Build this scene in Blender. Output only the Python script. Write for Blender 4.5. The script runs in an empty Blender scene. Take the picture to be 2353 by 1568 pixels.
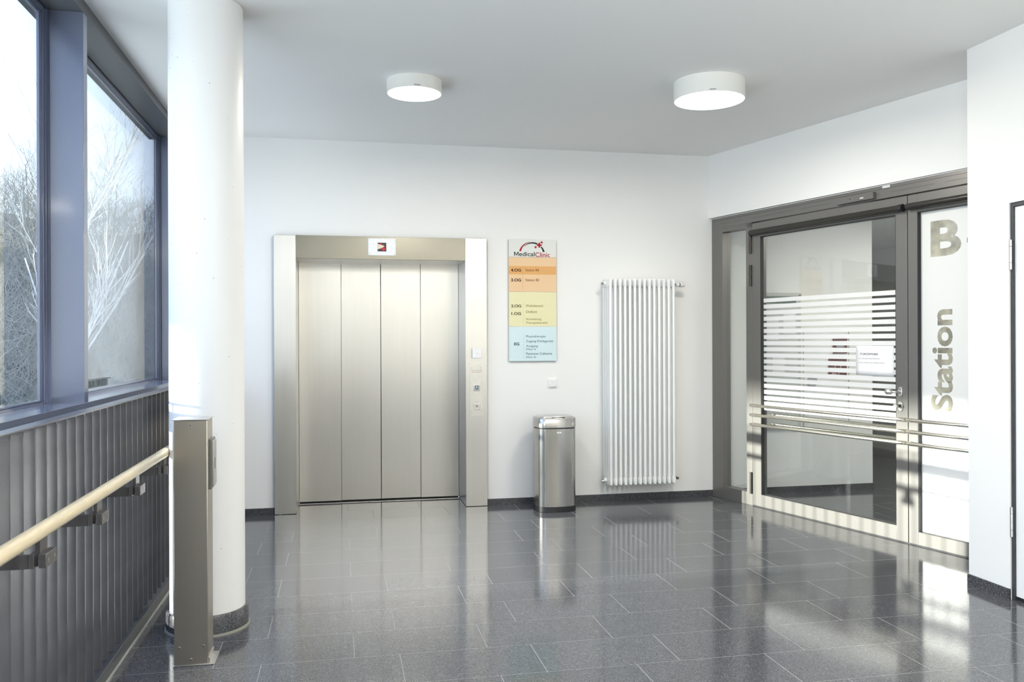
import bpy, bmesh, math, random
from mathutils import Vector, Matrix

S = bpy.context.scene
COL = S.collection
PI = math.pi

# ------------------------------------------------------------------ camera
H = 1.42
yaw, pit, rol = .199749281, .000199935, -.003769651
f = Vector((math.sin(yaw)*math.cos(pit), math.cos(yaw)*math.cos(pit), math.sin(pit)))
r = Vector((math.cos(yaw), -math.sin(yaw), 0)); u = r.cross(f)
r2 = r*math.cos(rol)+u*math.sin(rol); u2 = -r*math.sin(rol)+u*math.cos(rol)
cam_d = bpy.data.cameras.new('camera'); cam = bpy.data.objects.new('camera', cam_d); COL.objects.link(cam)
cam_d.sensor_width = 36; cam_d.lens = 36*1944.19/2353; cam_d.clip_end = 400
M = Matrix((r2, u2, -f)).transposed().to_4x4(); M.translation = Vector((0, 0, H))
cam.matrix_world = M
S.camera = cam

# ------------------------------------------------------------------ sky, sun, added fill lamps, exposure
S.view_settings.view_transform = 'Standard'; S.view_settings.look = 'None'
S.view_settings.gamma = 1; S.view_settings.use_curve_mapping = False
S.view_settings.exposure = 0.02
S.cycles.max_bounces = 10; S.cycles.diffuse_bounces = 5; S.cycles.glossy_bounces = 6
S.cycles.transparent_max_bounces = 24; S.cycles.caustics_reflective = False; S.cycles.caustics_refractive = False
S.cycles.sample_clamp_indirect = 8

W = bpy.data.worlds.new('sky'); S.world = W; W.use_nodes = True
wn = W.node_tree; wn.nodes.clear()
wo = wn.nodes.new('ShaderNodeOutputWorld'); wb = wn.nodes.new('ShaderNodeBackground')
wt = wn.nodes.new('ShaderNodeTexCoord'); ws = wn.nodes.new('ShaderNodeSeparateXYZ'); wr = wn.nodes.new('ShaderNodeValToRGB')
wn.links.new(wt.outputs['Generated'], ws.inputs[0]); wn.links.new(ws.outputs['Z'], wr.inputs[0])
wr.color_ramp.elements[0].position = 0.0; wr.color_ramp.elements[0].color = (.82, .90, 1.0, 1)
wr.color_ramp.elements[1].position = 0.7; wr.color_ramp.elements[1].color = (.38, .57, 1.0, 1)
wn.links.new(wr.outputs[0], wb.inputs[0]); wb.inputs[1].default_value = 4.0
wn.links.new(wb.outputs[0], wo.inputs[0])

sun_d = bpy.data.lights.new('sun', 'SUN'); sun = bpy.data.objects.new('sun', sun_d); COL.objects.link(sun)
A_S, E_S = math.radians(2.0), math.radians(6.0)
SUN_DIR = Vector((math.cos(A_S)*math.cos(E_S), math.sin(A_S)*math.cos(E_S), -math.sin(E_S)))
sun.rotation_euler = SUN_DIR.to_track_quat('-Z', 'Y').to_euler()
sun_d.energy = 22; sun_d.color = (1.0, .95, .85); sun_d.angle = math.radians(.6)

def area(name, loc, direction, sx, sy, power, color):
    d = bpy.data.lights.new(name, 'AREA'); d.shape = 'RECTANGLE'; d.size = sx; d.size_y = sy
    d.energy = power; d.color = color
    o = bpy.data.objects.new(name, d); COL.objects.link(o); o.location = loc
    o.rotation_euler = Vector(direction).to_track_quat('-Z', 'Y').to_euler()
    return o
# fill lamp added outside the long window front behind the viewer, boosting daylight
area('side_window_fill', (-1.78, -0.9, 1.75), (1, 0, .12), 4.6, 2.3, 190, (1.0, .98, .95))
# upward fill lamp added outside to brighten the ceiling
area('upward_fill', (-1.95, -0.9, .35), (1, 0, 1.1), 4.6, 1.0, 320, (1.0, .97, .91))

# ------------------------------------------------------------------ materials
def new_mat(name):
    m = bpy.data.materials.new(name); m.use_nodes = True
    nt = m.node_tree; b = nt.nodes['Principled BSDF']
    return m, nt, b
def nd(nt, t, **k):
    n = nt.nodes.new(t)
    for a, v in k.items(): setattr(n, a, v)
    return n
def pos(nt, scale=(1, 1, 1)):
    g = nd(nt, 'ShaderNodeTexCoord'); mp = nd(nt, 'ShaderNodeMapping'); mp.inputs['Scale'].default_value = scale
    nt.links.new(g.outputs['Object'], mp.inputs[0]); return mp.outputs[0]
def simple(name, col, rough=.5, metal=0, noise=0.0, nscale=30, spec=.5, bump=0.0, bscale=200, stretch=(1, 1, 1)):
    m, nt, b = new_mat(name)
    b.inputs['Base Color'].default_value = (*col, 1); b.inputs['Roughness'].default_value = rough
    b.inputs['Metallic'].default_value = metal; b.inputs['Specular IOR Level'].default_value = spec
    if noise:
        n = nd(nt, 'ShaderNodeTexNoise'); n.inputs['Scale'].default_value = nscale; n.inputs['Detail'].default_value = 4
        nt.links.new(pos(nt, stretch), n.inputs[0])
        rp = nd(nt, 'ShaderNodeValToRGB')
        rp.color_ramp.elements[0].position = .3; rp.color_ramp.elements[1].position = .7
        rp.color_ramp.elements[0].color = (*[max(0, c*(1-noise)) for c in col], 1)
        rp.color_ramp.elements[1].color = (*[min(1, c*(1+noise)) for c in col], 1)
        nt.links.new(n.outputs['Fac'], rp.inputs[0]); nt.links.new(rp.outputs[0], b.inputs['Base Color'])
    if bump:
        n2 = nd(nt, 'ShaderNodeTexNoise'); n2.inputs['Scale'].default_value = bscale; n2.inputs['Detail'].default_value = 3
        nt.links.new(pos(nt, stretch), n2.inputs[0])
        bp = nd(nt, 'ShaderNodeBump'); bp.inputs['Strength'].default_value = bump; bp.inputs['Distance'].default_value = .002
        nt.links.new(n2.outputs['Fac'], bp.inputs['Height']); nt.links.new(bp.outputs[0], b.inputs['Normal'])
    return m
def brushed(name, col, rough, aniso=.75, along='z', noise=.035):
    m, nt, b = new_mat(name)
    b.inputs['Metallic'].default_value = 1
    st = {'z': (70, 70, 1.5), 'x': (1.5, 70, 70), 'h': (1.5, 1.5, 70)}[along]
    n = nd(nt, 'ShaderNodeTexNoise'); n.inputs['Scale'].default_value = 1; n.inputs['Detail'].default_value = 4
    nt.links.new(pos(nt, st), n.inputs[0])
    n3 = nd(nt, 'ShaderNodeTexNoise'); n3.inputs['Scale'].default_value = 1; n3.inputs['Detail'].default_value = 3
    nt.links.new(pos(nt, {'z': (9, 9, .5), 'x': (.5, 9, 9), 'h': (.5, .5, 9)}[along]), n3.inputs[0])
    ad = nd(nt, 'ShaderNodeMath', operation='ADD'); nt.links.new(n.outputs['Fac'], ad.inputs[0]); nt.links.new(n3.outputs['Fac'], ad.inputs[1])
    rp = nd(nt, 'ShaderNodeMapRange'); rp.inputs['From Min'].default_value = .6; rp.inputs['From Max'].default_value = 1.4
    rp.inputs['To Min'].default_value = 1-noise; rp.inputs['To Max'].default_value = 1+noise*.5
    nt.links.new(ad.outputs[0], rp.inputs[0])
    mx = nd(nt, 'ShaderNodeVectorMath', operation='SCALE'); mx.inputs[0].default_value = col
    nt.links.new(rp.outputs[0], mx.inputs['Scale']); nt.links.new(mx.outputs[0], b.inputs['Base Color'])
    mr = nd(nt, 'ShaderNodeMapRange'); mr.inputs['From Min'].default_value = .3; mr.inputs['From Max'].default_value = .7
    mr.inputs['To Min'].default_value = rough*.93; mr.inputs['To Max'].default_value = rough*1.07
    nt.links.new(n3.outputs['Fac'], mr.inputs[0]); nt.links.new(mr.outputs[0], b.inputs['Roughness'])
    b.inputs['Anisotropic'].default_value = aniso
    if along == 'z':
        ge = nd(nt, 'ShaderNodeNewGeometry'); cr = nd(nt, 'ShaderNodeVectorMath', operation='CROSS_PRODUCT')
        cr.inputs[1].default_value = (0, 0.001, 1)
        nt.links.new(ge.outputs['True Normal'], cr.inputs[0]); nt.links.new(cr.outputs[0], b.inputs['Tangent'])
    else:
        b.inputs['Tangent'].default_value = (0, 0, 1)
    return m
def glass_mat(name, tint=(.93, .97, .95), strength=1.0, rough=0.0):
    m = bpy.data.materials.new(name); m.use_nodes = True; nt = m.node_tree; nt.nodes.clear()
    o = nd(nt, 'ShaderNodeOutputMaterial'); mix = nd(nt, 'ShaderNodeMixShader'); tr = nd(nt, 'ShaderNodeBsdfTransparent')
    gl = nd(nt, 'ShaderNodeBsdfGlossy'); gl.inputs['Roughness'].default_value = rough
    tr.inputs[0].default_value = (*tint, 1)
    ge = nd(nt, 'ShaderNodeNewGeometry'); dt = nd(nt, 'ShaderNodeVectorMath', operation='DOT_PRODUCT')
    nt.links.new(ge.outputs['Incoming'], dt.inputs[0]); nt.links.new(ge.outputs['Normal'], dt.inputs[1])
    ab = nd(nt, 'ShaderNodeMath', operation='ABSOLUTE'); nt.links.new(dt.outputs['Value'], ab.inputs[0])
    om = nd(nt, 'ShaderNodeMath', operation='SUBTRACT'); om.inputs[0].default_value = 1; nt.links.new(ab.outputs[0], om.inputs[1])
    pw = nd(nt, 'ShaderNodeMath', operation='POWER'); pw.inputs[1].default_value = 5; nt.links.new(om.outputs[0], pw.inputs[0])
    ma = nd(nt, 'ShaderNodeMath', operation='MULTIPLY_ADD'); ma.inputs[1].default_value = .95*strength; ma.inputs[2].default_value = .045*strength
    nt.links.new(pw.outputs[0], ma.inputs[0])
    nt.links.new(ma.outputs[0], mix.inputs[0]); nt.links.new(tr.outputs[0], mix.inputs[1]); nt.links.new(gl.outputs[0], mix.inputs[2])
    nt.links.new(mix.outputs[0], o.inputs[0]); return m
def emit(name, col, s):
    m = bpy.data.materials.new(name); m.use_nodes = True; nt = m.node_tree; nt.nodes.clear()
    o = nd(nt, 'ShaderNodeOutputMaterial'); e = nd(nt, 'ShaderNodeEmission'); e.inputs[0].default_value = (*col, 1); e.inputs[1].default_value = s
    nt.links.new(e.outputs[0], o.inputs[0]); return m

def speckle(nt, b, base, light, dark, scale=260, amount=.90):
    """terrazzo: fine dark/light grain and sparse pale chips; returns colour socket"""
    g = nd(nt, 'ShaderNodeTexCoord')
    v = nd(nt, 'ShaderNodeTexVoronoi'); v.inputs['Scale'].default_value = scale; nt.links.new(g.outputs['Object'], v.inputs[0])
    sp = nd(nt, 'ShaderNodeSeparateColor'); nt.links.new(v.outputs['Color'], sp.inputs[0])
    rp = nd(nt, 'ShaderNodeValToRGB'); e = rp.color_ramp.elements
    e[0].position = 0; e[0].color = (*dark, 1); e[1].position = .82; e[1].color = (*base, 1)
    nt.links.new(sp.outputs[0], rp.inputs[0])
    v2 = nd(nt, 'ShaderNodeTexVoronoi'); v2.inputs['Scale'].default_value = scale*.75; nt.links.new(g.outputs['Object'], v2.inputs[0])
    s2 = nd(nt, 'ShaderNodeSeparateColor'); nt.links.new(v2.outputs['Color'], s2.inputs[0])
    c1 = nd(nt, 'ShaderNodeMath', operation='GREATER_THAN'); c1.inputs[1].default_value = amount; nt.links.new(s2.outputs[1], c1.inputs[0])
    c2 = nd(nt, 'ShaderNodeMath', operation='LESS_THAN'); c2.inputs[1].default_value = .28; nt.links.new(v2.outputs['Distance'], c2.inputs[0])
    cm = nd(nt, 'ShaderNodeMath', operation='MULTIPLY'); nt.links.new(c1.outputs[0], cm.inputs[0]); nt.links.new(c2.outputs[0], cm.inputs[1])
    mx = nd(nt, 'ShaderNodeMix', data_type='RGBA'); nt.links.new(cm.outputs[0], mx.inputs[0])
    nt.links.new(rp.outputs[0], mx.inputs[6]); mx.inputs[7].default_value = (*light, 1)
    return mx.outputs[2]

# floor: dark terrazzo tiles 60 x 33 cm laid in half-offset rows
mfloor, nt, b = new_mat('terrazzo_tiles')
col = speckle(nt, b, (.108, .111, .122), (.42, .42, .43), (.030, .032, .037), 260, .94)
g = nd(nt, 'ShaderNodeTexCoord'); sx = nd(nt, 'ShaderNodeSeparateXYZ'); nt.links.new(g.outputs['Object'], sx.inputs[0])
def mth(op, a, bb=None, c=None):
    n = nd(nt, 'ShaderNodeMath', operation=op)
    for i, v in enumerate((a, bb, c)):
        if v is None: continue
        if isinstance(v, (int, float)): n.inputs[i].default_value = v
        else: nt.links.new(v, n.inputs[i])
    return n.outputs[0]
v = mth('DIVIDE', mth('ADD', sx.outputs['Y'], -3.8665+.3358*40), .3358)
row = mth('FLOOR', v); par = mth('MODULO', row, 2.0)
dv = mth('MULTIPLY', mth('SUBTRACT', .5, mth('ABSOLUTE', mth('SUBTRACT', mth('FRACT', v), .5))), .3358)
uu = mth('DIVIDE', mth('SUBTRACT', mth('ADD', sx.outputs['X'], -.055+.6065*20), mth('MULTIPLY', par, .2035)), .6065)
du = mth('MULTIPLY', mth('SUBTRACT', .5, mth('ABSOLUTE', mth('SUBTRACT', mth('FRACT', uu), .5))), .6065)
ju = mth('LESS_THAN', du, .0017); jv = mth('LESS_THAN', dv, .0010)
joint = mth('MAXIMUM', ju, jv)
wn2 = nd(nt, 'ShaderNodeTexWhiteNoise', noise_dimensions='2D'); cb = nd(nt, 'ShaderNodeCombineXYZ')
nt.links.new(mth('FLOOR', uu), cb.inputs[0]); nt.links.new(row, cb.inputs[1]); nt.links.new(cb.outputs[0], wn2.inputs[0])
tone = mth('MULTIPLY_ADD', wn2.outputs[0], .12, .94)
tv = nd(nt, 'ShaderNodeVectorMath', operation='SCALE'); nt.links.new(col, tv.inputs[0]); nt.links.new(tone, tv.inputs['Scale'])
mx = nd(nt, 'ShaderNodeMix', data_type='RGBA'); nt.links.new(joint, mx.inputs[0]); nt.links.new(tv.outputs[0], mx.inputs[6]); mx.inputs[7].default_value = (.27, .27, .27, 1)
nt.links.new(mx.outputs[2], b.inputs['Base Color'])
ns = nd(nt, 'ShaderNodeTexNoise'); ns.inputs['Scale'].default_value = 2.3; ns.inputs['Detail'].default_value = 5; nt.links.new(g.outputs['Object'], ns.inputs[0])
rr = mth('MULTIPLY_ADD', ns.outputs['Fac'], .08, .065)
rr = mth('MULTIPLY_ADD', joint, .45, rr)
nt.links.new(rr, b.inputs['Roughness']); b.inputs['IOR'].default_value = 1.62
MW = {}
MW['floor'] = mfloor
m, nt, b = new_mat('terrazzo_skirting'); c = speckle(nt, b, (.10, .10, .11), (.45, .45, .46), (.015, .015, .018), 240, .86)
nt.links.new(c, b.inputs['Base Color']); b.inputs['Roughness'].default_value = .25
MW['skirt'] = m
MW['wall'] = simple('white_wall_paint', (.86, .855, .84), .6, bump=.08, bscale=260, spec=.25)
MW['ceil'] = simple('white_ceiling_paint', (.84, .835, .82), .8, spec=.1, bump=.05, bscale=180)
MW['pillar'] = simple('white_concrete_paint', (.87, .865, .85), .42, spec=.35, bump=.12, bscale=14)
MW['pit'] = simple('pinhole_grey', (.16, .16, .15), .8)
MW['steel'] = brushed('brushed_steel', (.70, .68, .645), .315, .7)
MW['steel_dim_reflect'] = brushed('brushed_steel_dim_reflection', (.235, .225, .19), .22, .6, 'h')  # darker copy of the lift steel, dim ceiling reflection put into the colour
MW['steel_post'] = brushed('brushed_steel_post', (.62, .57, .49), .32, .6)
MW['steel_bin'] = brushed('brushed_steel_bin', (.46, .45, .43), .22, .6)
MW['tube'] = simple('satin_steel_tube', (.72, .69, .62), .24, 1, noise=.05, nscale=60)
MW['steel_plain'] = simple('plain_steel', (.66, .65, .63), .3, 1, noise=.05)
MW['frame'] = simple('anthracite_metallic_paint', (.185, .178, .167), .34, .4, noise=.06, nscale=400)
MW['winframe'] = simple('window_metallic_paint', (.15, .175, .26), .24, .15, noise=.06, nscale=500)
_b = MW['winframe'].node_tree.nodes['Principled BSDF']; _b.inputs['Coat Weight'].default_value = .8; _b.inputs['Coat Roughness'].default_value = .09; _b.inputs['Coat IOR'].default_value = 1.6
MW['winframe_shaded'] = simple('window_paint_shaded', (.10, .103, .108), .3, .15, noise=.06, nscale=500)  # same window paint in a darker copy, shade put into the colour
MW['black'] = simple('black_plastic', (.015, .015, .017), .4)
MW['dark'] = simple('dark_seal', (.02, .02, .022), .6)
MW['closer'] = simple('dark_bronze_closer', (.055, .052, .047), .28, .6)
MW['bars'] = simple('grey_galvanised_paint', (.125, .117, .117), .30, .4, noise=.16, nscale=7, bump=.09, bscale=420)
MW['kick'] = simple('kick_plate_paint', (.075, .078, .085), .35, .4, noise=.1, nscale=20)
MW['wood'] = simple('maple_wood', (.66, .56, .38), .38, noise=.10, nscale=14, stretch=(9, .8, 9))
MW['rad'] = simple('white_enamel', (.86, .87, .86), .25, spec=.5)
MW['white'] = simple('white_plastic', (.84, .84, .84), .35)
MW['film'] = simple('white_film', (.76, .76, .75), .38, spec=.45)
MW['stripe'] = simple('white_stripe_film', (.78, .78, .77), .5)
MW['leafwhite'] = simple('white_laminate', (.85, .85, .85), .35, spec=.4)
MW['lamp'] = simple('white_lamp_housing', (.85, .84, .80), .45)
MW['diff'] = emit('lamp_diffuser', (1, .97, .90), 6.5)
MW['glass'] = glass_mat('window_glass', (.93, .96, .96), 1.8)
MW['dglass'] = glass_mat('door_glass', (.93, .945, .935), 1.7)
MW['letter'] = simple('clear_letter_glass', (.36, .34, .27), .12, .0, noise=.5, nscale=9, spec=1.0)
MW['paper'] = simple('white_paper', (.88, .88, .90), .7)
MW['ink'] = simple('dark_ink', (.05, .05, .08), .7)
MW['inkgrey'] = simple('faded_grey_ink', (.35, .35, .38), .7)
MW['sg_white'] = simple('sign_white', (.72, .73, .70), .4)
MW['sg_or'] = simple('sign_orange', (.80, .55, .32), .45)
MW['sg_or2'] = simple('sign_dark_orange', (.73, .38, .12), .45)
MW['sg_ye'] = simple('sign_yellow', (.77, .73, .45), .45)
MW['sg_bl'] = simple('sign_blue', (.62, .77, .80), .45)
MW['tx_br'] = simple('text_dark_brown', (.05, .02, .012), .6, spec=.1)
MW['tx_br2'] = simple('text_brown', (.22, .09, .03), .6, spec=.1)
MW['tx_ol'] = simple('text_dark_olive', (.06, .05, .01), .6, spec=.1)
MW['tx_ol2'] = simple('text_olive', (.25, .21, .04), .6, spec=.1)
MW['tx_bl'] = simple('text_dark_blue', (.03, .05, .07), .6, spec=.1)
MW['tx_bl2'] = simple('text_slate', (.09, .14, .17), .6, spec=.1)
MW['ln_or'] = simple('line_orange', (.62, .33, .12), .6)
MW['ln_ye'] = simple('line_yellow', (.58, .55, .30), .6)
MW['ln_bl'] = simple('line_blue', (.45, .60, .65), .6)
MW['logo_red'] = simple('logo_red', (.40, .012, .025), .5, spec=.1)
MW['logo_dark'] = simple('logo_dark', (.035, .04, .04), .5, spec=.1)
MW['disp'] = simple('display_plate', (.80, .81, .83), .45, .1, noise=.04, nscale=40)
MW['arrow_red'] = emit('lit_red_arrow', (.75, .06, .10), 1.0)
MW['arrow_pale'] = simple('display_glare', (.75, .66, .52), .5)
MW['redposter'] = simple('dark_red_poster', (.12, .02, .02), .4)
MW['tan'] = simple('tan_wood_door', (.50, .38, .22), .45, noise=.1, nscale=20)
MW['board'] = simple('glossy_notice_board', (.62, .64, .62), .2)
MW['door_steel'] = simple('door_frame_grey', (.45, .45, .44), .4)
MW['brass'] = simple('nickel_fitting', (.42, .38, .30), .3, 1)
MW['ground'] = simple('wooded_slope', (.028, .034, .018), .9, noise=.7, nscale=3)
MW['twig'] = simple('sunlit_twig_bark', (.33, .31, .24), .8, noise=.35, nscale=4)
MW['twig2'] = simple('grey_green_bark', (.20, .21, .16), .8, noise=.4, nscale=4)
MW['birch'] = simple('pale_birch_bark', (.70, .66, .58), .7, noise=.3, nscale=9)
MW['leaf'] = simple('ivy_green_leaves', (.05, .075, .035), .7, noise=.6, nscale=20)
MW['facade'] = simple('pale_blocker_render', (.45, .44, .42), .8, noise=.1, nscale=2)  # colour of the added sun blockers

# ------------------------------------------------------------------ mesh helpers
class Fr:
    """local frame: a along the surface, d out of the surface, z up"""
    def __init__(s, o=(0, 0, 0), a=(1, 0, 0), d=(0, 1, 0), z=(0, 0, 1)):
        s.o, s.a, s.d, s.z = Vector(o), Vector(a), Vector(d), Vector(z)
    def __call__(s, x, y, z): return s.o+s.a*x+s.d*y+s.z*z
WORLD = Fr()
class MB:
    def __init__(s, fr=WORLD): s.bm = bmesh.new(); s.fr = fr
    def V(s, x, y, z): return s.bm.verts.new(s.fr(x, y, z))
    def F(s, vs, sm=False):
        try: fc = s.bm.faces.new(vs); fc.smooth = sm; return fc
        except ValueError: return None
    def box(s, x0, x1, y0, y1, z0, z1):
        p = [s.V(x, y, z) for z in (z0, z1) for x, y in ((x0, y0), (x1, y0), (x1, y1), (x0, y1))]
        for q in ((0, 1, 2, 3), (4, 5, 6, 7), (0, 1, 5, 4), (1, 2, 6, 5), (2, 3, 7, 6), (3, 0, 4, 7)): s.F([p[i] for i in q])
        return s
    def prism(s, pts, lo, hi, axis='z', sm=False):
        """polygon pts extruded between lo and hi along axis"""
        def mk(q, h):
            if axis == 'z': return s.V(q[0], q[1], h)
            if axis == 'y': return s.V(q[0], h, q[1])
            return s.V(h, q[0], q[1])
        A = [mk(q, lo) for q in pts]; B = [mk(q, hi) for q in pts]; n = len(pts)
        s.F(A); s.F(B)
        for i in range(n): s.F([A[i], A[(i+1) % n], B[(i+1) % n], B[i]], sm)
        return s
    def tube(s, path, rad, n=10, cap=True, sm=True):
        P = [s.fr(*p) for p in path]; rings = []
        rr_ = rad if isinstance(rad, (list, tuple)) else [rad]*len(P)
        up = None
        for i, p in enumerate(P):
            t = (P[min(i+1, len(P)-1)]-P[max(i-1, 0)]).normalized()
            if up is None:
                up = Vector((0, 0, 1)) if abs(t.z) < .9 else Vector((1, 0, 0))
            a = (up-t*up.dot(t)).normalized(); b_ = t.cross(a); up = a
            rings.append([s.bm.verts.new(p+(a*math.cos(2*PI*k/n)+b_*math.sin(2*PI*k/n))*rr_[i]) for k in range(n)])
        for i in range(len(rings)-1):
            for k in range(n): s.F([rings[i][k], rings[i][(k+1) % n], rings[i+1][(k+1) % n], rings[i+1][k]], sm)
        if cap: s.F(rings[0]); s.F(rings[-1])
        return s
    def lathe(s, prof, c=(0, 0), n=48, sm=True):
        """profile [(r,z)] turned about the vertical through c"""
        rings = []
        for rad, z in prof:
            if rad < 1e-5: rings.append([s.V(c[0], c[1], z)])
            else: rings.append([s.V(c[0]+rad*math.cos(2*PI*k/n), c[1]+rad*math.sin(2*PI*k/n), z) for k in range(n)])
        for i in range(len(rings)-1):
            A, B = rings[i], rings[i+1]
            for k in range(n):
                k2 = (k+1) % n
                if len(A) == 1 and len(B) == 1: continue
                if len(A) == 1: s.F([A[0], B[k], B[k2]], sm)
                elif len(B) == 1: s.F([A[k], A[k2], B[0]], sm)
                else: s.F([A[k], A[k2], B[k2], B[k]], sm)
        return s
    def ball(s, c, rad, n=16, sq=(1, 1, 1)):
        N2 = n//2
        rows = []
        for i in range(N2+1):
            th = PI*i/N2
            if i in (0, N2): rows.append([s.V(c[0], c[1], c[2]+rad*math.cos(th)*sq[2])])
            else: rows.append([s.V(c[0]+rad*sq[0]*math.sin(th)*math.cos(2*PI*k/n), c[1]+rad*sq[1]*math.sin(th)*math.sin(2*PI*k/n), c[2]+rad*sq[2]*math.cos(th)) for k in range(n)])
        for i in range(N2):
            A, B = rows[i], rows[i+1]
            for k in range(n):
                k2 = (k+1) % n
                if len(A) == 1: s.F([A[0], B[k], B[k2]], True)
                elif len(B) == 1: s.F([A[k], A[k2], B[0]], True)
                else: s.F([A[k], A[k2], B[k2], B[k]], True)
        return s
    def loft(s, sections, sm=True, cap=True):
        """sections: lists of 3-D local points with equal counts"""
        R = [[s.V(*p) for p in sec] for sec in sections]; n = len(R[0])
        for i in range(len(R)-1):
            for k in range(n): s.F([R[i][k], R[i][(k+1) % n], R[i+1][(k+1) % n], R[i+1][k]], sm)
        if cap: s.F(R[0]); s.F(R[-1])
        return s
    def build(s, name, mat, parent=None, bevel=0, **props):
        bmesh.ops.recalc_face_normals(s.bm, faces=s.bm.faces[:])
        me = bpy.data.meshes.new(name); s.bm.to_mesh(me); s.bm.free()
        me.set_sharp_from_angle(angle=math.radians(38))
        me.materials.append(mat)
        o = bpy.data.objects.new(name, me); COL.objects.link(o)
        if parent is not None:
            o.parent = parent; o.matrix_parent_inverse = root_matrix(parent).inverted()
        if bevel:
            md = o.modifiers.new('bevel', 'BEVEL'); md.width = bevel; md.segments = 2; md.limit_method = 'ANGLE'; md.angle_limit = math.radians(40)
            md.harden_normals = False
        for k, v_ in props.items(): o[k] = v_
        return o
def root_matrix(o):
    m_ = Matrix.Translation(o.location)
    return root_matrix(o.parent) @ o.matrix_parent_inverse @ m_ if o.parent else m_
def thing(name, label, cat, loc=(0, 0, 0), group=None, kind=None):
    o = bpy.data.objects.new(name, None); COL.objects.link(o); o.location = loc; o.empty_display_size = .1
    if label: o['label'] = label
    if cat: o['category'] = cat
    if group: o['group'] = group
    if kind: o['kind'] = kind
    return o
def tag(o, label=None, cat=None, group=None, kind=None):
    for k, v_ in (('label', label), ('category', cat), ('group', group), ('kind', kind)):
        if v_: o[k] = v_
    return o
def text(name, s_, mat, parent, fr, x0, x1, z0, z1, d=.0006, bold=0.0, swap=False):
    """letters fitted into the box x0..x1 / z0..z1 of the frame, standing d proud"""
    cu = bpy.data.curves.new(name, 'FONT'); cu.body = s_; cu.size = 1; cu.offset = bold; cu.extrude = 0; cu.resolution_u = 4
    tmp = bpy.data.objects.new(name, cu); COL.objects.link(tmp)
    dg = bpy.context.evaluated_depsgraph_get(); dg.update()
    me = bpy.data.meshes.new_from_object(tmp.evaluated_get(dg))
    bpy.data.objects.remove(tmp); bpy.data.curves.remove(cu)
    xs = [v_.co.x for v_ in me.vertices]; ys = [v_.co.y for v_ in me.vertices]
    ax, bx, ay, by = min(xs), max(xs), min(ys), max(ys)
    bm = bmesh.new(); bm.from_mesh(me); bpy.data.meshes.remove(me)
    bmesh.ops.remove_doubles(bm, verts=bm.verts[:], dist=1e-5); bmesh.ops.recalc_face_normals(bm, faces=bm.faces[:])
    for f_ in bm.faces[:]:
        if f_.normal.z < 0: f_.normal_flip()
    res = bmesh.ops.extrude_face_region(bm, geom=bm.faces[:])
    top = [e for e in res['geom'] if isinstance(e, bmesh.types.BMVert)]
    for v_ in bm.verts: v_.co.z = 0
    for v_ in top: v_.co.z = 1
    for v_ in bm.verts:
        p, q = (v_.co.x-ax)/(bx-ax), (v_.co.y-ay)/(by-ay)
        if swap: v_.co = fr(x1+(x0-x1)*q, d*v_.co.z, z0+(z1-z0)*p)
        else: v_.co = fr(x0+(x1-x0)*p, d*v_.co.z, z0+(z1-z0)*q)
    for f_ in bm.faces: f_.smooth = False
    b_ = MB(); b_.bm.free(); b_.bm = bm
    return b_.build(name, mat, parent)

# ================================================================== THE ROOM
CEIL = 3.105; YB = 7.23
# ---- floor and ceiling
MB().box(-1.40, 7.2, -3.6, 7.66, -.12, 0).box(4.97, 7.2, 7.66, 11.2, -.12, 0).build('floor', MW['floor'], kind='structure')
MB().box(-1.50, 4.6, -3.6, 7.5, CEIL, CEIL+.2).build('ceiling', MW['ceil'], kind='structure')

# ---- back wall with the lift opening; it runs on behind the glass doors
LX0, LX1, LZ = -.36, 1.05, 2.115
w = MB()
w.box(-1.40, -.52, YB, YB+.3, 0, CEIL); w.box(1.225, 4.97, YB, YB+.43, 0, CEIL); w.box(-.52, 1.225, YB, YB+.3, 2.29, CEIL)
w.build('wall_back', MW['wall'], kind='structure')
b1 = MB()
b1.box(-1.05, -.535, YB-.012, YB, 0, .053); b1.box(1.24, 3.335, YB-.012, YB, 0, .053); b1.box(3.42, 4.98, YB-.012, YB, 0, .055)
b1.build('baseboard_back', MW['skirt'], kind='structure')

# ---- the wall holding the glass doors: local frame s along the wall, d toward the hall
P0 = Vector((3.33, 7.22, 0)); T = Vector((.26032925, -.9655199, 0)); N = Vector((-.9655199, -.26032925, 0))
DF = Fr(P0, T, N)
# plaster above the door frame stands a little proud
ua = Vector((3.30, 7.23, 0)); ub = Vector((4.0, 4.728, 0)); ut = (ub-ua).normalized(); un = Vector((ut.y, -ut.x, 0))
UF = Fr(ua, ut, un)
MB(UF).box(-.0, 2.95, -.25, 0, 2.535, CEIL).build('wall_entrance', MW['wall'], kind='structure')

# ---- right wall (pillar-like pier and the side door)
w = MB()
w.box(3.575, 4.6, 3.985, 4.295, 0, CEIL); w.box(3.575, 4.6, 2.93, 3.985, 2.163, CEIL); w.box(3.575, 4.6, -3.5, 2.93, 0, CEIL)
w.build('wall_right', MW['wall'], kind='structure')
MB().box(3.565, 3.578, 3.985, 4.297, 0, .058).box(3.563, 3.575, -3.5, 2.9, 0, .058).build('baseboard_right', MW['skirt'], kind='structure')
d3 = thing('door_3', 'plain white side door in the pier at the far right edge', None, (3.6, 3.45, 0), kind='structure')
MB().box(3.592, 3.66, 2.95, 3.963, .022, 2.14).build('door_leaf', MW['leafwhite'], d3, bevel=.002)
MB().box(3.583, 3.70, 3.963, 3.984, 0, 2.162).box(3.583, 3.70, 2.931, 2.95, 0, 2.162).box(3.583, 3.70, 2.95, 3.963, 2.142, 2.162).build('door_frame', MW['kick'], d3)
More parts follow.
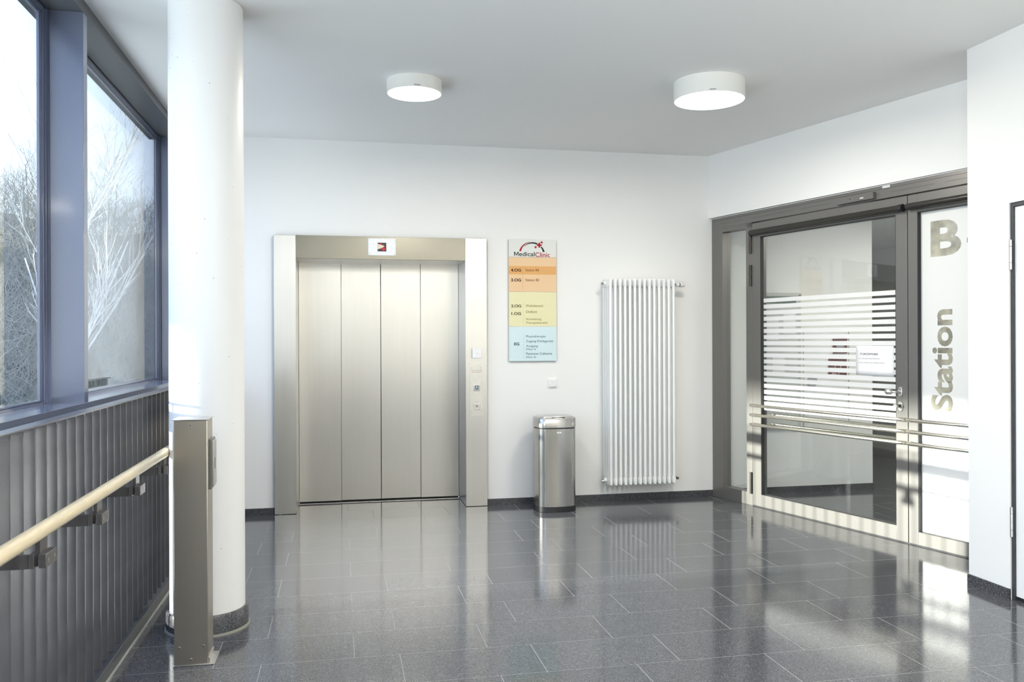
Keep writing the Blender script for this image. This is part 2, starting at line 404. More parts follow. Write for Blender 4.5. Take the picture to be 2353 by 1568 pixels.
for z0 in (.345, 1.80):
    hg = MB()
    for a, bb in ((0, .036), (.038, .124), (.126, .162)): hg.tube([(3.576, 3.975, z0+a), (3.576, 3.975, z0+bb)], .0085, 12)
    hg.build('hinge', MW['steel_plain'], d3)
MB().box(3.60, 3.66, 2.95, 3.94, .003, .02).build('door_seal', MW['black'], d3)

# ---- rear wall of the hall (behind the viewer), warm toned, with a dark panel and strips added for the lift reflections
MB().box(-1.62, 4.6, -3.75, -3.5, 0, CEIL).build('wall_rear', simple('warm_cream_wall_paint', (.84, .80, .71), .6), kind='structure')
MB().box(-1.18, -.02, -3.53, -3.5, 0, 2.7).build('reflection_panel', simple('grey_reflection_panel', (.22, .23, .24), .5), None, kind='structure')  # grey slab added out of view to darken the mirrored lift panel
for z in (.26, .70): MB().box(0, 3.57, -3.53, -3.5, z-.08, z+.08).build('trim_%d' % (20+int(z*10)), MW['kick'], None, kind='structure')  # dark strips added out of view to mirror as bands in the steel

# ================================================================== WINDOW FRONT ON THE LEFT
XI, XO = -1.233, -1.385          # room side and outer edge of the deep reveals
XG = -1.413
SILL = 1.125
mull = [(4.485, 4.55), (7.10, 7.23), (1.865, 1.93), (-.755, -.69), (-3.5, -3.31)]
def window_bay(name, y0, y1, near_first=True):
    t_ = thing(name, None, None, (XG, (y0+y1)/2, 0), kind='structure')
    # outer sash frame in two steps, upper and lower light
    f_ = MB()
    for (z0, z1) in ((SILL, 3.045), (.03, 1.09)):
        f_.box(-1.430, -1.40, y0, y0+.045, z0, z1); f_.box(-1.430, -1.40, y1-.045, y1, z0, z1)
        f_.box(-1.430, -1.40, y0+.045, y1-.045, z1-.03, z1); f_.box(-1.430, -1.40, y0+.045, y1-.045, z0, z0+.012)
    f_.build('window_frame', MW['winframe'], t_, bevel=.002)
    g_ = MB()
    for (z0, z1) in ((SILL+.012, 3.015), (.042, 1.06)):
        g_.box(-1.419, -1.406, y0+.045, y0+.08, z0, z1); g_.box(-1.419, -1.406, y1-.08, y1-.045, z0, z1)
        g_.box(-1.419, -1.406, y0+.08, y1-.08, z1-.016, z1); g_.box(-1.419, -1.406, y0+.08, y1-.08, z0, z0+.008)
    g_.build('glazing_bead', MW['winframe'], t_, bevel=.002)
    MB().box(XG-.003, XG+.001, y0+.07, y1-.07, SILL+.015, 3.005).build('glass_pane', MW['glass'], t_)
    MB().box(XG-.003, XG+.001, y0+.07, y1-.07, .045, 1.05).build('glass_pane', MW['glass'], t_)
    return t_
bays = [('window_1', 4.55, 7.10), ('window_2', 1.93, 4.485), ('window_4', -.69, 1.865), ('window_5', -3.31, -.755)]
for nme, y0, y1 in bays: window_bay(nme, y0, y1)
# facade posts, head and sill boxes
for i, (y0, y1) in enumerate(mull):
    MB().box(XO, XI if i != 1 else -1.31, y0, y1, 0, 3.045).box(-1.428, XO-.004, y0+.012, y1-.012, 0, 3.06).build('trim_%d' % (i+1), MW['winframe'], None, bevel=.0015, kind='structure')
MB().box(XO-.01, XI+.002, -3.5, YB, 3.045, CEIL).box(-1.50, XO-.01, -3.5, YB, 3.05, CEIL).build('trim_6', MW['winframe_shaded'], None, bevel=.001, kind='structure')
MB().box(XO-.012, XI+.002, -3.5, YB, 1.097, SILL).box(-1.52, XO-.012, -3.5, YB, 1.09, SILL+.004).build('trim_7', MW['winframe'], None, bevel=.001, kind='structure')
MB().box(-1.52, -1.40, -3.5, YB, -.12, .03).build('trim_8', MW['winframe_shaded'], None, kind='structure')

# ---- round white pillar
PX, PY, PR = -.657, 4.462, .1785
pil = thing('round_pillar', 'thick round white painted pillar behind the steel post, floor to ceiling', 'pillar', (PX, PY, 0))
sh = MB(); sh.lathe([(PR, .1), (PR, CEIL-.001)], (PX, PY), 96)
sh.build('shaft', MW['pillar'], pil)
MB().lathe([(0, 0), (.196, 0), (.196, .088), (.190, .1), (.1, .1)], (PX, PY), 96).build('base_ring', MW['skirt'], pil)
MB().lathe([(.190, 0), (.203, 0), (.203, .004), (.197, .012), (.190, .012)], (PX, PY), 96).build('floor_seal', simple('seal_grey', (.24, .24, .2), .6), pil)
# pinholes in the plaster
random.seed(4); pm = MB()
for k in range(46):
    a = -PI/2+random.uniform(-1.2, 1.3); z = random.uniform(.2, 3.0); rr_ = random.choice((.0010, .0014, .0022))
    c = Vector((PX+PR*math.cos(a), PY+PR*math.sin(a), z)); nn = Vector((math.cos(a), math.sin(a), 0)); tt = Vector((-nn.y, nn.x, 0))
    vs = [pm.bm.verts.new(c+nn*.0006+(tt*math.cos(q*PI/3)+Vector((0, 0, 1))*math.sin(q*PI/3))*rr_) for q in range(6)]
    vb = [pm.bm.verts.new(v_.co-nn*.002) for v_ in vs]
    pm.F(vs); pm.F(vb)
    for q in range(6): pm.F([vs[q], vs[(q+1) % 6], vb[(q+1) % 6], vb[q]])
pm.build('pinholes', MW['pit'], pil)

# ================================================================== GUARD RAILING (flat bars) AND HANDRAIL
gr = thing('guard_railing', 'grey railing of upright flat bars under the windows, beside the pillar', 'railing', (-1.03, 4, 0))
YR0, YR1 = .7, 7.2
MB().box(-1.040, -.983, YR0, YR1, 1.1400, 1.1470).build('top_rail', MW['bars'], gr, bevel=.002)
# kick strip
MB().box(-1.055, -.984, YR0, YR1, 0, .055).box(-.984, -.967, YR0, YR1, 0, .058).build('kick_plate', MW['kick'], gr, bevel=.0012)
MB().box(-.967, -.958, YR0, YR1, 0, .004).build('floor_trim', simple('pale_silicone_joint', (.42, .42, .40), .5), gr)
proto = None
y = 2.817-.1095*19
k = 0
while y < YR1-.02:
    if y > YR0+.02:
        if proto is None:
            bb = MB(); bb.box(-1.045, -.985, -.004, .004, .05, 1.1405)
            # small welded fillets under the top rail
            bb.prism([(-.004, 1.124), (-.006, 1.133), (-.011, 1.1402), (.011, 1.1402), (.006, 1.133), (.004, 1.124)], -1.038, -.985, 'x')
            proto = bb.build('bar', MW['bars'], gr); proto.location = (0, y, 0)
        else:
            c = proto.copy(); COL.objects.link(c); c.parent = gr; c.matrix_parent_inverse = proto.matrix_parent_inverse.copy(); c.location = (0, y, 0)
    y += .1095
hr = thing('handrail', 'pale wooden handrail on grey brackets along the bar railing', 'handrail', (-.85, 3.5, 0))
HY0, HY1 = .9, 7.1
MB().tube([(-.85, HY0, .878), (-.85, HY1, .878)], .0225, 24).build('rail', MW['wood'], hr)
def bracket(y):
    c = MB()
    c.box(-.99, -.884, y-.033, y-.025, .764, .806)            # arm back to the bars
    c.box(-.8845, -.872, y-.040, y+.050, .766, .809)          # rear clamp
    o = c.build('bracket', MW['bars'], hr, bevel=.0012)
    MB().box(-.872, -.859, y-.028, y+.036, .770, .862).build('stem', MW['bars'], o)
    MB().box(-.859, -.838, y-.044, y+.050, .768, .808).build('clamp_plate', MW['bars'], o, bevel=.0015)
    for dy in (-.024, .030):
        sc = MB(Fr((-.838, y+dy, .788), (0, 1, 0), (1, 0, 0)))
        sc.prism([(.0065*math.cos(q*PI/8), .0065*math.sin(q*PI/8)) for q in range(16)], -.001, .0006, 'y')
        sc.build('screw', MW['brass'], o)
for i in range(8):
    yb = 2.125+.587*i
    if yb < HY1: bracket(yb-.0)

# ================================================================== STEEL POST WITH READER
po = thing('steel_post', 'waist-high brushed steel post standing in front of the white pillar', 'post', (-.65, 3.985, 0))
MB().box(-.719, -.5765, 3.915, 4.065, .006, 1.078).build('casing', MW['steel_post'], po, bevel=.003)
MB().box(-.724, -.5725, 3.906, 4.070, 1.078, 1.082).build('top_cap', MW['steel_plain'], po, bevel=.001)
MB().box(-.722, -.549, 3.912, 4.07, 0, .006).build('base_plate', MW['steel_plain'], po, bevel=.001)
MB().box(-.5765, -.571, 3.92, 4.06, .006, .03).build('base_plate', MW['steel_plain'], po)
for (sx_, sz) in ((-.647, 1.056), (-.697, .082), (-.597, .084), (-.649, .028)):
    sc = MB(Fr((sx_, 3.9135, sz), (1, 0, 0), (0, -1, 0)))
    sc.prism([(.0062*math.cos(q*PI/8), .0062*math.sin(q*PI/8)) for q in range(16)], -.001, .002, 'y')
    o = sc.build('screw', MW['steel_plain'], po)
    s2_ = MB(Fr((sx_, 3.9115, sz), (1, 0, 0), (0, -1, 0))); s2_.prism([(.0028*math.cos(q*PI/3), .0028*math.sin(q*PI/3)) for q in range(6)], 0, .0004, 'y'); s2_.build('socket', MW['dark'], o)
rd = thing('card_reader', 'slim grey reader box mounted on the side of the steel post', 'reader', (-.57, 4.01, .88))
MB().box(-.5765, -.566, 3.955, 4.075, .766, .988).build('reader_base', MW['frame'], rd, bevel=.001)
MB().box(-.566, -.559, 3.966, 4.066, .776, .980).build('reader_cover', MW['steel_plain'], rd, bevel=.001)
text('marking', '|', MW['dark'], rd, Fr((-.559, 4.0, 0), (0, 1, 0), (1, 0, 0)), .01, .02, .85, .90, bold=.01)

# ================================================================== LIFT
el = thing('elevator', 'brushed steel lift with four closed sliding door panels set in the back wall', 'elevator', (.345, YB, 0))
YF = 7.19; YD = 7.64
def jamb(x0, x1, xin0, xin1, zt):
    j = MB(); j.box(x0, x1, YF, YF+.02, 0, zt); j.box(xin0, xin1, YF+.02, YD-.02, 0, zt); return j
MB().box(-.5365, -.3615, YF, YF+.022, .003, 2.30).box(-.3735, -.3615, YF+.022, YD+.02, .003, 2.29).box(-.5365, -.528, YF+.022, YB, .003, 2.30).build('left_jamb', MW['steel'], el, bevel=.0015)
MB().box(1.0495, 1.2355, YF, YF+.022, .003, 2.304).box(1.0495, 1.0615, YF+.022, YD+.02, .003, 2.29).box(1.227, 1.2355, YF+.022, YB, .003, 2.30).build('right_jamb', MW['steel'], el, bevel=.0015)
MB().box(-.3605, 1.0485, YF-.004, YF+.018, 2.112, 2.302).build('header', MW['steel_dim_reflect'], el, bevel=.001)
MB().box(-.3605, 1.0485, YF+.018, YD+.02, 2.112, 2.125).build('header_soffit', MW['steel'], el)
MB().box(-.52, 1.23, YD+.06, YD+.08, 0, 2.2).build('shaft_back', MW['dark'], el)
MB().box(-.3605, 1.0485, YD-.03, YD+.055, -.004, .004).build('threshold', MW['steel_plain'], el)
edges = [(-.359, .003, .018), (.005, .3485, .032), (.3535, .704, .032), (.706, 1.0475, .018)]
for x0, x1, dd in edges:
    MB().box(x0, x1, YD-.022+dd-.01, YD-.022+dd+.02, .018, 2.118).build('door_panel', MW['steel'], el, bevel=.0012)
LF = Fr((0, YF-.004, 0), (1, 0, 0), (0, -1, 0))
dp = MB(LF).box(.2285, .457, 0, .004, 2.145, 2.287).build('display_plate', MW['disp'], el, bevel=.0006)
DX = lambda q: .2285+(q-672)/14.706*.003625
DZ = lambda q: 2.287-(q-268)/14.706*.003640
MB(LF).box(DX(985), DX(1281), .004, .0052, DZ(706), DZ(412)).build('display_screen', MW['black'], dp)
def poly(mat, pts, lo, hi, nm, par, cx_=DX, cz_=DZ, fr=LF):
    return MB(fr).prism([(cx_(a), cz_(b_)) for a, b_ in pts], lo, hi, 'y').build(nm, mat, par)
poly(MW['arrow_red'], [(1150, 545), (1200, 520), (1222, 545), (1222, 610), (1270, 612), (1190, 696), (1105, 610), (1155, 610)], .0052, .0056, 'arrow', dp)
poly(MW['arrow_red'], [(1040, 468), (1090, 425), (1158, 495)], .0052, .0056, 'arrow', dp)
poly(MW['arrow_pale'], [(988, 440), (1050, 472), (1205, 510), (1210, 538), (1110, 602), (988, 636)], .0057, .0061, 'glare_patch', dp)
def disc(nm, mat, par, fr, x, z, rad, d0, d1, n=16):
    return MB(fr).prism([(x+rad*math.cos(q*2*PI/n), z+rad*math.sin(q*2*PI/n)) for q in range(n)], d0, d1, 'y').build(nm, mat, par)
for a, b_ in ((715, 312), (1553, 326), (717, 800), (1557, 812)): disc('screw', MW['inkgrey'], dp, LF, DX(a), DZ(b_), .0026, .004, .005)
# call station on the right jamb
JF = Fr((0, YF, 0), (1, 0, 0), (0, -1, 0))
KX = lambda q: 1.083+(q-165)/8.711*.00364
KZ = lambda q: 1.236-(q-468)/8.711*.003745
cp = MB(JF).box(KX(165), KX(443), 0, .0025, KZ(1532), KZ(468)).build('call_panel', MW['steel_plain'], el, bevel=.0006)
for a, b_ in ((203, 575), (403, 573), (210, 1436), (410, 1431)): disc('screw', MW['ink'], cp, JF, KX(a), KZ(b_), .0028, .0025, .0032)
bt = MB(JF).box(KX(245), KX(378), .0025, .009, KZ(1035), KZ(905)).build('call_button', MW['steel_plain'], cp, bevel=.003)
MB(JF).box(KX(262), KX(362), .009, .0105, KZ(1020), KZ(922)).build('button_face', simple('button_face', (.30, .33, .37), .25, .8), cp, bevel=.002)
poly(MW['ink'], [(272, 935), (342, 935), (308, 1008)], .0105, .011, 'arrow', cp, KX, KZ, JF)
poly(MW['white'], [(288, 945), (326, 945), (307, 985)], .011, .0114, 'arrow', cp, KX, KZ, JF)
MB(JF).box(KX(242), KX(380), .0025, .009, KZ(1412), KZ(1278)).build('key_switch', MW['steel_plain'], cp, bevel=.003)
disc('key_barrel', MW['dark'], cp, JF, KX(312), KZ(1342), .010, .009, .0105)
disc('key_barrel', MW['steel_plain'], cp, JF, KX(312), KZ(1346), .006, .0105, .013)
text('warning_text', 'Aufzug im Brandfall', simple('reddish_ink', (.35, .2, .18), .6), cp, JF.__class__((0, YF-.0025, 0), (1, 0, 0), (0, -1, 0)), KX(178), KX(428), KZ(642), KZ(610), .0004)
text('warning_text', 'nicht benutzen', simple('reddish_ink_two', (.35, .2, .18), .6), cp, JF.__class__((0, YF-.0025, 0), (1, 0, 0), (0, -1, 0)), KX(208), KX(400), KZ(672), KZ(645), .0004)
wbx = MB(JF).box(1.104, 1.187, 0, .022, 1.275, 1.359).build('call_box', MW['white'], None, bevel=.003)
tag(wbx, 'small square white box stuck on the lift jamb above the call panel', 'switch')
MB(JF).box(1.135, 1.156, .022, .0224, 1.3155, 1.3175).build('mark', MW['inkgrey'], wbx)
disc('sensor_dot', MW['ink'], wbx, JF, 1.1405, 1.3600, .0015, .012, .016)

# ================================================================== DIRECTORY SIGN
SF = Fr((0, YB, 0), (1, 0, 0), (0, -1, 0))
QX = lambda p: 1.4335+(p-1170)*.003873
QZ = lambda p: 2.307-(p-549.7)*.003783
sg = thing('directory_sign', 'tall wall sign with clinic logo over orange, yellow and blue floor listings', 'sign', (1.645, YB, 1.77))
SD = .022
MB(SF).box(1.4345, 1.857, 0, .012, 1.247, 2.304).build('back_plate', MW['steel_plain'], sg)
def spanel(nm, mat, za, zb): return MB(SF).box(1.4335, 1.858, .012, SD, zb, za).build(nm, mat, sg, bevel=.0008)
p_w = spanel('logo_panel', MW['sg_white'], 2.306, 2.1535)
p_o = spanel('orange_panel', MW['sg_or'], 2.1515, 1.851)
p_y = spanel('yellow_panel', MW['sg_ye'], 1.848, 1.5485)
p_b = spanel('blue_panel', MW['sg_bl'], 1.5455, 1.246)
TF = Fr((0, YB-SD, 0), (1, 0, 0), (0, -1, 0))
MB(TF).box(1.4337, 1.8578, 0, .0006, 2.002, 2.074).build('highlight_band', MW['sg_or2'], p_o)
U4 = lambda q: QX(1160+q/9.8); V4 = lambda q: QZ(540+q/9.8)
U5 = lambda q: QX(1160+q/10.453); V5 = lambda q: QZ(690+q/10.453)
TF2 = Fr((0, YB-SD-.0006, 0), (1, 0, 0), (0, -1, 0))
def t4(s_, a, b_, c, d, m_, p, bold=.0): return text('lettering', s_, MW[m_], p, TF2, U4(a), U4(b_), V4(d), V4(c), .0005, bold)
def t5(s_, a, b_, c, d, m_, p, bold=.0): return text('lettering', s_, MW[m_], p, TF, U5(a), U5(b_), V5(d), V5(c), .0006, bold)
MB(TF).prism([(U4(a_), V4(b_)) for a_, b_ in ((216, 470), (216, 377), (239, 377), (268, 437), (297, 377), (319, 377), (319, 470), (302, 470), (302, 404), (276, 458), (260, 458), (233, 404), (233, 470))], 0, .0006, 'y').build('lettering', MW['logo_dark'], p_w)
text('lettering', 'edical', MW['logo_dark'], p_w, TF, U4(330), U4(682), V4(473), V4(374), .0006, .014)
text('lettering', 'Clinic', MW['logo_red'], p_w, TF, U4(695), U4(1028), V4(486), V4(382), .0006, .011)
t4('4.OG', 145, 372, 755, 824, 'tx_br', p_o, .028); t4('Station B4', 470, 775, 756, 814, 'tx_br2', p_o, .006)
t4('3.OG', 147, 372, 980, 1048, 'tx_br', p_o, .028); t4('Station B3', 470, 778, 980, 1038, 'tx_br2', p_o, .006)
MB(TF2).box(U4(413), U4(418), 0, .0004, V4(1236), V4(694)).build('divider', MW['ln_or'], p_o)
t5('2.OG', 158, 398, 103, 171, 'tx_ol', p_y, .028); t5('1.OG', 162, 395, 287, 356, 'tx_ol', p_y, .028)
t5('Wohnbereich', 505, 930, 102, 160, 'tx_ol2', p_y, .006); t5('Chefarzt', 507, 780, 245, 305, 'tx_ol2', p_y, .006)
t5('Anmeldung', 508, 882, 427, 494, 'tx_ol2', p_y, .006); t5('Therapiebereich', 510, 1032, 515, 580, 'tx_ol2', p_y, .006)
MB(TF).box(U5(443), U5(448), 0, .0004, V5(576), V5(22)).build('divider', MW['ln_ye'], p_y)
t5('EG', 228, 350, 1017, 1088, 'tx_bl', p_b, .028)
for s_, x1_, y0_, y1_ in (('Physiotherapie', 985, 843, 914), ('Zugang Klinikgarten', 1170, 957, 1027), ('Ausgang', 797, 1077, 1142), ('(Haus A)', 752, 1155, 1212), ('Patienten-Cafeteria', 1143, 1257, 1315), ('(Haus A)', 752, 1345, 1403)):
    t5(s_, 512, x1_, y0_, y1_, 'tx_bl2', p_b, .004)
MB(TF).box(U5(453), U5(458), 0, .0004, V5(1416), V5(800)).build('divider', MW['ln_bl'], p_b)
def ribbon(pts_o, pts_i, mat, nm): return MB(TF).prism([(U4(a), V4(b_)) for a, b_ in pts_o+pts_i[::-1]], 0, .0006, 'y').build(nm, mat, p_w)
ribbon([(330, 362), (352, 305), (385, 252), (425, 212), (475, 178), (530, 155), (582, 147)], [(374, 362), (388, 318), (410, 270), (440, 232), (484, 194), (530, 168), (582, 150)], MW['logo_red'], 'logo_arc')
ribbon([(424, 278), (455, 235), (500, 196), (555, 166), (620, 153), (690, 157), (757, 180)], [(424, 279), (462, 243), (510, 210), (565, 190), (625, 184), (680, 190), (728, 207)], MW['logo_dark'], 'logo_arc')
ribbon([(845, 250), (875, 290), (897, 330), (912, 371)], [(815, 264), (838, 297), (855, 332), (864, 371)], MW['logo_dark'], 'logo_arc')
for cx_, cy_, s_, w_ in ((788, 218, 55, 20), (842, 155, 29, 10), (703, 265, 30, 10)):
    c = MB(TF); c.prism([(U4(cx_+a*1.0), V4(cy_+b_)) for a, b_ in ((-w_, -s_), (w_, -s_), (w_, -w_), (s_, -w_), (s_, w_), (w_, w_), (w_, s_), (-w_, s_), (-w_, w_), (-s_, w_), (-s_, -w_), (-w_, -w_))], 0, .0009, 'y')
    c.build('logo_cross', MW['logo_red'], p_w)

# ---- wall button
sw = thing('wall_button', 'square white push button on the wall under the directory sign', 'switch', (1.822, YB, 1.05))
MB(SF).box(1.782, 1.866, 0, .010, 1.010, 1.092).build('cover_frame', MW['white'], sw, bevel=.002)
MB(SF).box(1.793, 1.855, .010, .016, 1.020, 1.082).build('rocker', MW['white'], sw, bevel=.002)
MB(SF).box(1.817, 1.831, .016, .0164, 1.0505, 1.0525).build('mark', MW['inkgrey'], sw)

# ================================================================== WASTE BIN
bn = thing('waste_bin', 'tall rounded brushed steel waste bin standing on the floor below the sign', 'bin', (1.772, 6.93, 0))
def rrect(x0, x1, y0, y1, rad, z, n=7, bulge=.012):
    pts = []
    for cx_, cy_, a0 in ((x1-rad, y0+rad, -PI/2), (x1-rad, y1-rad, 0), (x0+rad, y1-rad, PI/2), (x0+rad, y0+rad, PI)):
        for k in range(n+1):
            a = a0+PI/2*k/n; pts.append([cx_+rad*math.cos(a), cy_+rad*math.sin(a)])
    # bow the straight sides outward a little
    out = []; cx_, cy_ = (x0+x1)/2, (y0+y1)/2; L = len(pts)
    for i in range(L):
        out.append(pts[i]); j = (i+1) % L
        if math.hypot(pts[i][0]-pts[j][0], pts[i][1]-pts[j][1]) > .03:
            for q in range(1, 8):
                t_ = q/8; x = pts[i][0]*(1-t_)+pts[j][0]*t_; y = pts[i][1]*(1-t_)+pts[j][1]*t_; bl = bulge*4*t_*(1-t_)
                if abs(pts[i][1]-pts[j][1]) < 1e-6: y += bl*(1 if y > cy_ else -1)
                else: x += bl*(1 if x > cx_ else -1)
                out.append([x, y])
    return [(x, y, z) for x, y in out]
BX0, BX1, BY0, BY1 = 1.605, 1.928, 6.80, 7.09
MB().loft([rrect(BX0-.001, BX1+.001, BY0-.001, BY1+.001, .07, z) for z in (0.002, .046)], cap=True).build('base_collar', MW['black'], bn)
MB().loft([rrect(BX0, BX1, BY0, BY1, .07, z) for z in (.046, .69)]).build('bin_body', MW['steel_bin'], bn)
MB().loft([rrect(BX0+.004, BX1-.004, BY0+.004, BY1-.004, .07, z) for z in (.69, .70)]).build('seam', MW['dark'], bn)
ld = MB(); ld.loft([rrect(BX0-.002, BX1+.002, BY0-.002, BY1+.002, .07, z) for z in (.70, .772)]+[rrect(BX0+.002, BX1-.002, BY0+.002, BY1-.002, .068, .779), rrect(BX0+.016, BX1-.016, BY0+.014, BY1-.014, .06, .783)]); ld.build('lid_ring', MW['steel_bin'], bn)
MB().loft([rrect(BX0+.020, BX1-.020, BY0+.028, BY1-.018, .058, .783), rrect(BX0+.024, BX1-.024, BY0+.032, BY1-.022, .056, .790), rrect(BX0+.06, BX1-.06, BY0+.07, BY1-.05, .05, .7925)]).build('lid_flap', MW['steel_plain'], bn)
MB().box(1.715, 1.825, BY0+.004, BY0+.026, .7835, .7865).build('sensor_window', MW['black'], bn, bevel=.001)
bl_ = MB(Fr((0, BY0-.0115, 0), (1, 0, 0), (0, -1, 0))).box(1.752, 1.789, 0, .001, .655, .6665).build('logo_badge', MW['white'], bn)
poly(MW['ink'], [(0, 0), (1, 0), (.5, 1)], .001, .0013, 'badge_mark', bl_, lambda q: 1.767+q*.006, lambda q: .660+q*.005, Fr((0, BY0-.0115, 0), (1, 0, 0), (0, -1, 0)))
MB(Fr((0, BY0-.0115, 0), (1, 0, 0), (0, -1, 0))).box(1.756, 1.785, .001, .0013, .6568, .6582).build('badge_mark', MW['ink'], bl_)

# ================================================================== RADIATOR
rad_ = thing('radiator', 'tall white column radiator hung on the wall beside the glass doors', 'radiator', (2.575, 7.1, 1.06))
RX0, RP, RZ0, RZ1 = 2.2865, .04455, .162, 1.962
rows_y = (7.0, 7.06, 7.12, 7.18)
def rad_section(x):
    m_ = MB()
    rt = .0125
    for yy in rows_y: m_.tube([(x, yy, RZ0+.05), (x, yy, RZ1-.05)], rt, 12, cap=False)
    for zc, sg_ in ((RZ1-.035, 1), (RZ0+.035, -1)):
        # rounded header head: an elongated, domed shell joining the four tubes
        secs = []
        for q in range(0, 7):
            a = q/6*PI/2
            zz = zc+sg_*(.0215+.0135*math.sin(a)); wx = .0133*math.cos(a) if q < 6 else .0015
            y0_, y1_ = 6.9865+.013*(1-math.cos(a)), 7.1935-.013*(1-math.cos(a))
            secs.append([(x-wx, y0_+.008, zz), (x-wx*.6, y0_, zz), (x+wx*.6, y0_, zz), (x+wx, y0_+.008, zz), (x+wx, y1_-.008, zz), (x+wx*.6, y1_, zz), (x-wx*.6, y1_, zz), (x-wx, y1_-.008, zz)])
        low = [(x+(px-x)*.9, py+(.004 if py < 7.1 else -.004), zc-sg_*.034) for px, py, _ in secs[0]]; low2 = [(px, py, zc-sg_*.022) for px, py, _ in secs[0]]
        m_.loft([low, low2]+secs)
    return m_
p0_ = rad_section(0).build('radiator_column', MW['rad'], rad_); p0_.location = (RX0, 0, 0)
for i in range(1, 14):
    c = p0_.copy(); COL.objects.link(c); c.parent = rad_; c.matrix_parent_inverse = p0_.matrix_parent_inverse.copy(); c.location = (RX0+RP*i, 0, 0)
hd = MB()
for zc in (RZ1-.04, RZ0+.04): hd.tube([(RX0-.012, 7.09, zc), (RX0+RP*13+.012, 7.09, zc)], .021, 16)
hd.build('manifold', MW['rad'], rad_)
XR = RX0+RP*13+.012; XL = RX0-.014
MB().tube([(XL-.022, 7.09, RZ1-.04), (XL, 7.09, RZ1-.04)], .019, 16).tube([(XL-.024, 7.09, RZ0+.04), (XL, 7.09, RZ0+.04)], .019, 16).build('end_plug', MW['rad'], rad_)
MB().tube([(XL-.040, 7.09, RZ1-.04), (XL-.020, 7.09, RZ1-.04)], [.009, .011], 8).build('air_vent', MW['brass'], rad_)
MB().tube([(XL-.042, 7.09, RZ0+.03), (XL-.022, 7.09, RZ0+.032)], .012, 10).build('drain_plug', MW['steel_plain'], rad_)
for zc, nm in ((RZ1-.045, 'supply_valve'), (RZ0+.04, 'return_valve')):
    v_ = MB(); v_.tube([(XR, 7.09, zc), (XR+.012, 7.09, zc), (XR+.013, 7.09, zc), (XR+.03, 7.09, zc), (XR+.031, 7.09, zc), (XR+.045, 7.09, zc)], [.015, .015, .012, .012, .015, .013], 8)
    v_.tube([(XR+.038, 7.09, zc), (XR+.038, 7.228, zc)], .008, 10)
    if nm == 'return_valve': v_.tube([(XR+.045, 7.09, zc), (XR+.052, 7.07, zc-.005)], .012, 10)
    v_.build(nm, MW['brass'], rad_)
zc = RZ1-.045
MB().tube([(XR+.045, 7.09, zc), (XR+.06, 7.09, zc), (XR+.075, 7.09, zc)], [.014, .019, .020], 16).build('thermostat_neck', MW['white'], rad_)
MB().tube([(XR+.075, 7.09, zc), (XR+.085, 7.09, zc)], .0185, 16).build('thermostat_scale', MW['black'], rad_)
MB().tube([(XR+.083, 7.09, zc), (XR+.087, 7.09, zc), (XR+.118, 7.09, zc), (XR+.128, 7.09, zc)], [.020, .023, .021, .015], 16).build('thermostat_head', MW['white'], rad_)
for zc in (1.55, .5): MB().box(2.42, 2.44, 7.19, YB, zc-.02, zc+.02).build('wall_bracket', MW['rad'], rad_)

# ================================================================== GLASS DOORS
tf_ = thing('trim_9', None, None, (3.66, 6.0, 0), kind='structure')
FD = -.09            # frame depth behind its face
frm = MB(DF)
frm.box(0, .145, FD, 0, 0, 2.525); frm.box(.448, .521, FD, 0, 0, 2.433); frm.box(.145, .448, FD, 0, 0, .107)
frm.box(.145, .521, FD, 0, 2.392, 2.433); frm.box(.145, 2.95, FD, 0, 2.433, 2.525); frm.box(2.86, 2.95, FD, 0, 0, 2.433)
frm.build('door_frame', MW['frame'], tf_, bevel=.0012)
# joint lines of the frame profiles
jl = MB(DF)
jl.box(.02, 2.9, 0, .0006, 2.502, 2.504)
for a, b_ in ((.09, .25), (.30, .41), (.52, 1.0), (1.08, 1.38), (1.62, 1.84), (1.93, 2.28), (2.36, 2.6)): jl.box(a, b_, 0, .0006, 2.4695, 2.471)
jl.build('frame_groove', MW['dark'], tf_)
MB(DF).box(-.02, 2.95, -.02, .004, 2.5255, 2.529).build('head_strip', MW['white'], tf_)
MB(DF).box(.142, .452, -.05, -.042, .1, 2.396).build('side_glass', MW['dglass'], tf_)
def leaf(name, s0, s1, gs0, gs1, gz0, gz1, kind_glass):
    d_ = thing(name, None, None, tuple(DF((s0+s1)/2, 0, 0)), kind='structure')
    l_ = MB(DF)
    l_.box(s0, gs0, -.065, .002, .008, 2.423); l_.box(gs1, s1, -.065, .002, .008, 2.423)
    l_.box(gs0, gs1, -.065, .002, .008, gz0); l_.box(gs0, gs1, -.065, .002, gz1, 2.423)
    l_.build('leaf_frame', MW['frame'], d_, bevel=.0012)
    # black glazing seal
    q = MB(DF); e = .006
    q.box(gs0, gs0+e, -.03, .0025, gz0, gz1); q.box(gs1-e*.4, gs1, -.03, .0025, gz0, gz1); q.box(gs0, gs1, -.03, .0025, gz1-e, gz1); q.box(gs0, gs1, -.03, .0025, gz0, gz0+e*.5)
    q.build('glazing_seal', MW['dark'], d_)
    return d_
d1 = leaf('door_1', .525, 2.066, .625, 1.971, .108, 2.302, 1)
d2 = leaf('door_2', 2.072, 2.86, 2.146, 2.79, .096, 2.300, 2)
MB(DF).box(.62, 1.975, -.036, -.028, .105, 2.306).build('glass_pane', MW['dglass'], d1)
# white stripe film
z = 1.773
pitch = (1.773-.896)/17.0
pitch = .0516
st_ = []
k = 0
while z-.036 > .90:
    st_.append(MB(DF).box(.632, 1.969, -.0278, -.0268, z-.0335, z).build('film_stripe', MW['stripe'], d1)); z -= pitch; k += 1
MB(DF).box(.632, 1.969, -.0278, -.0268, .828, .900).build('film_stripe', MW['stripe'], d1)
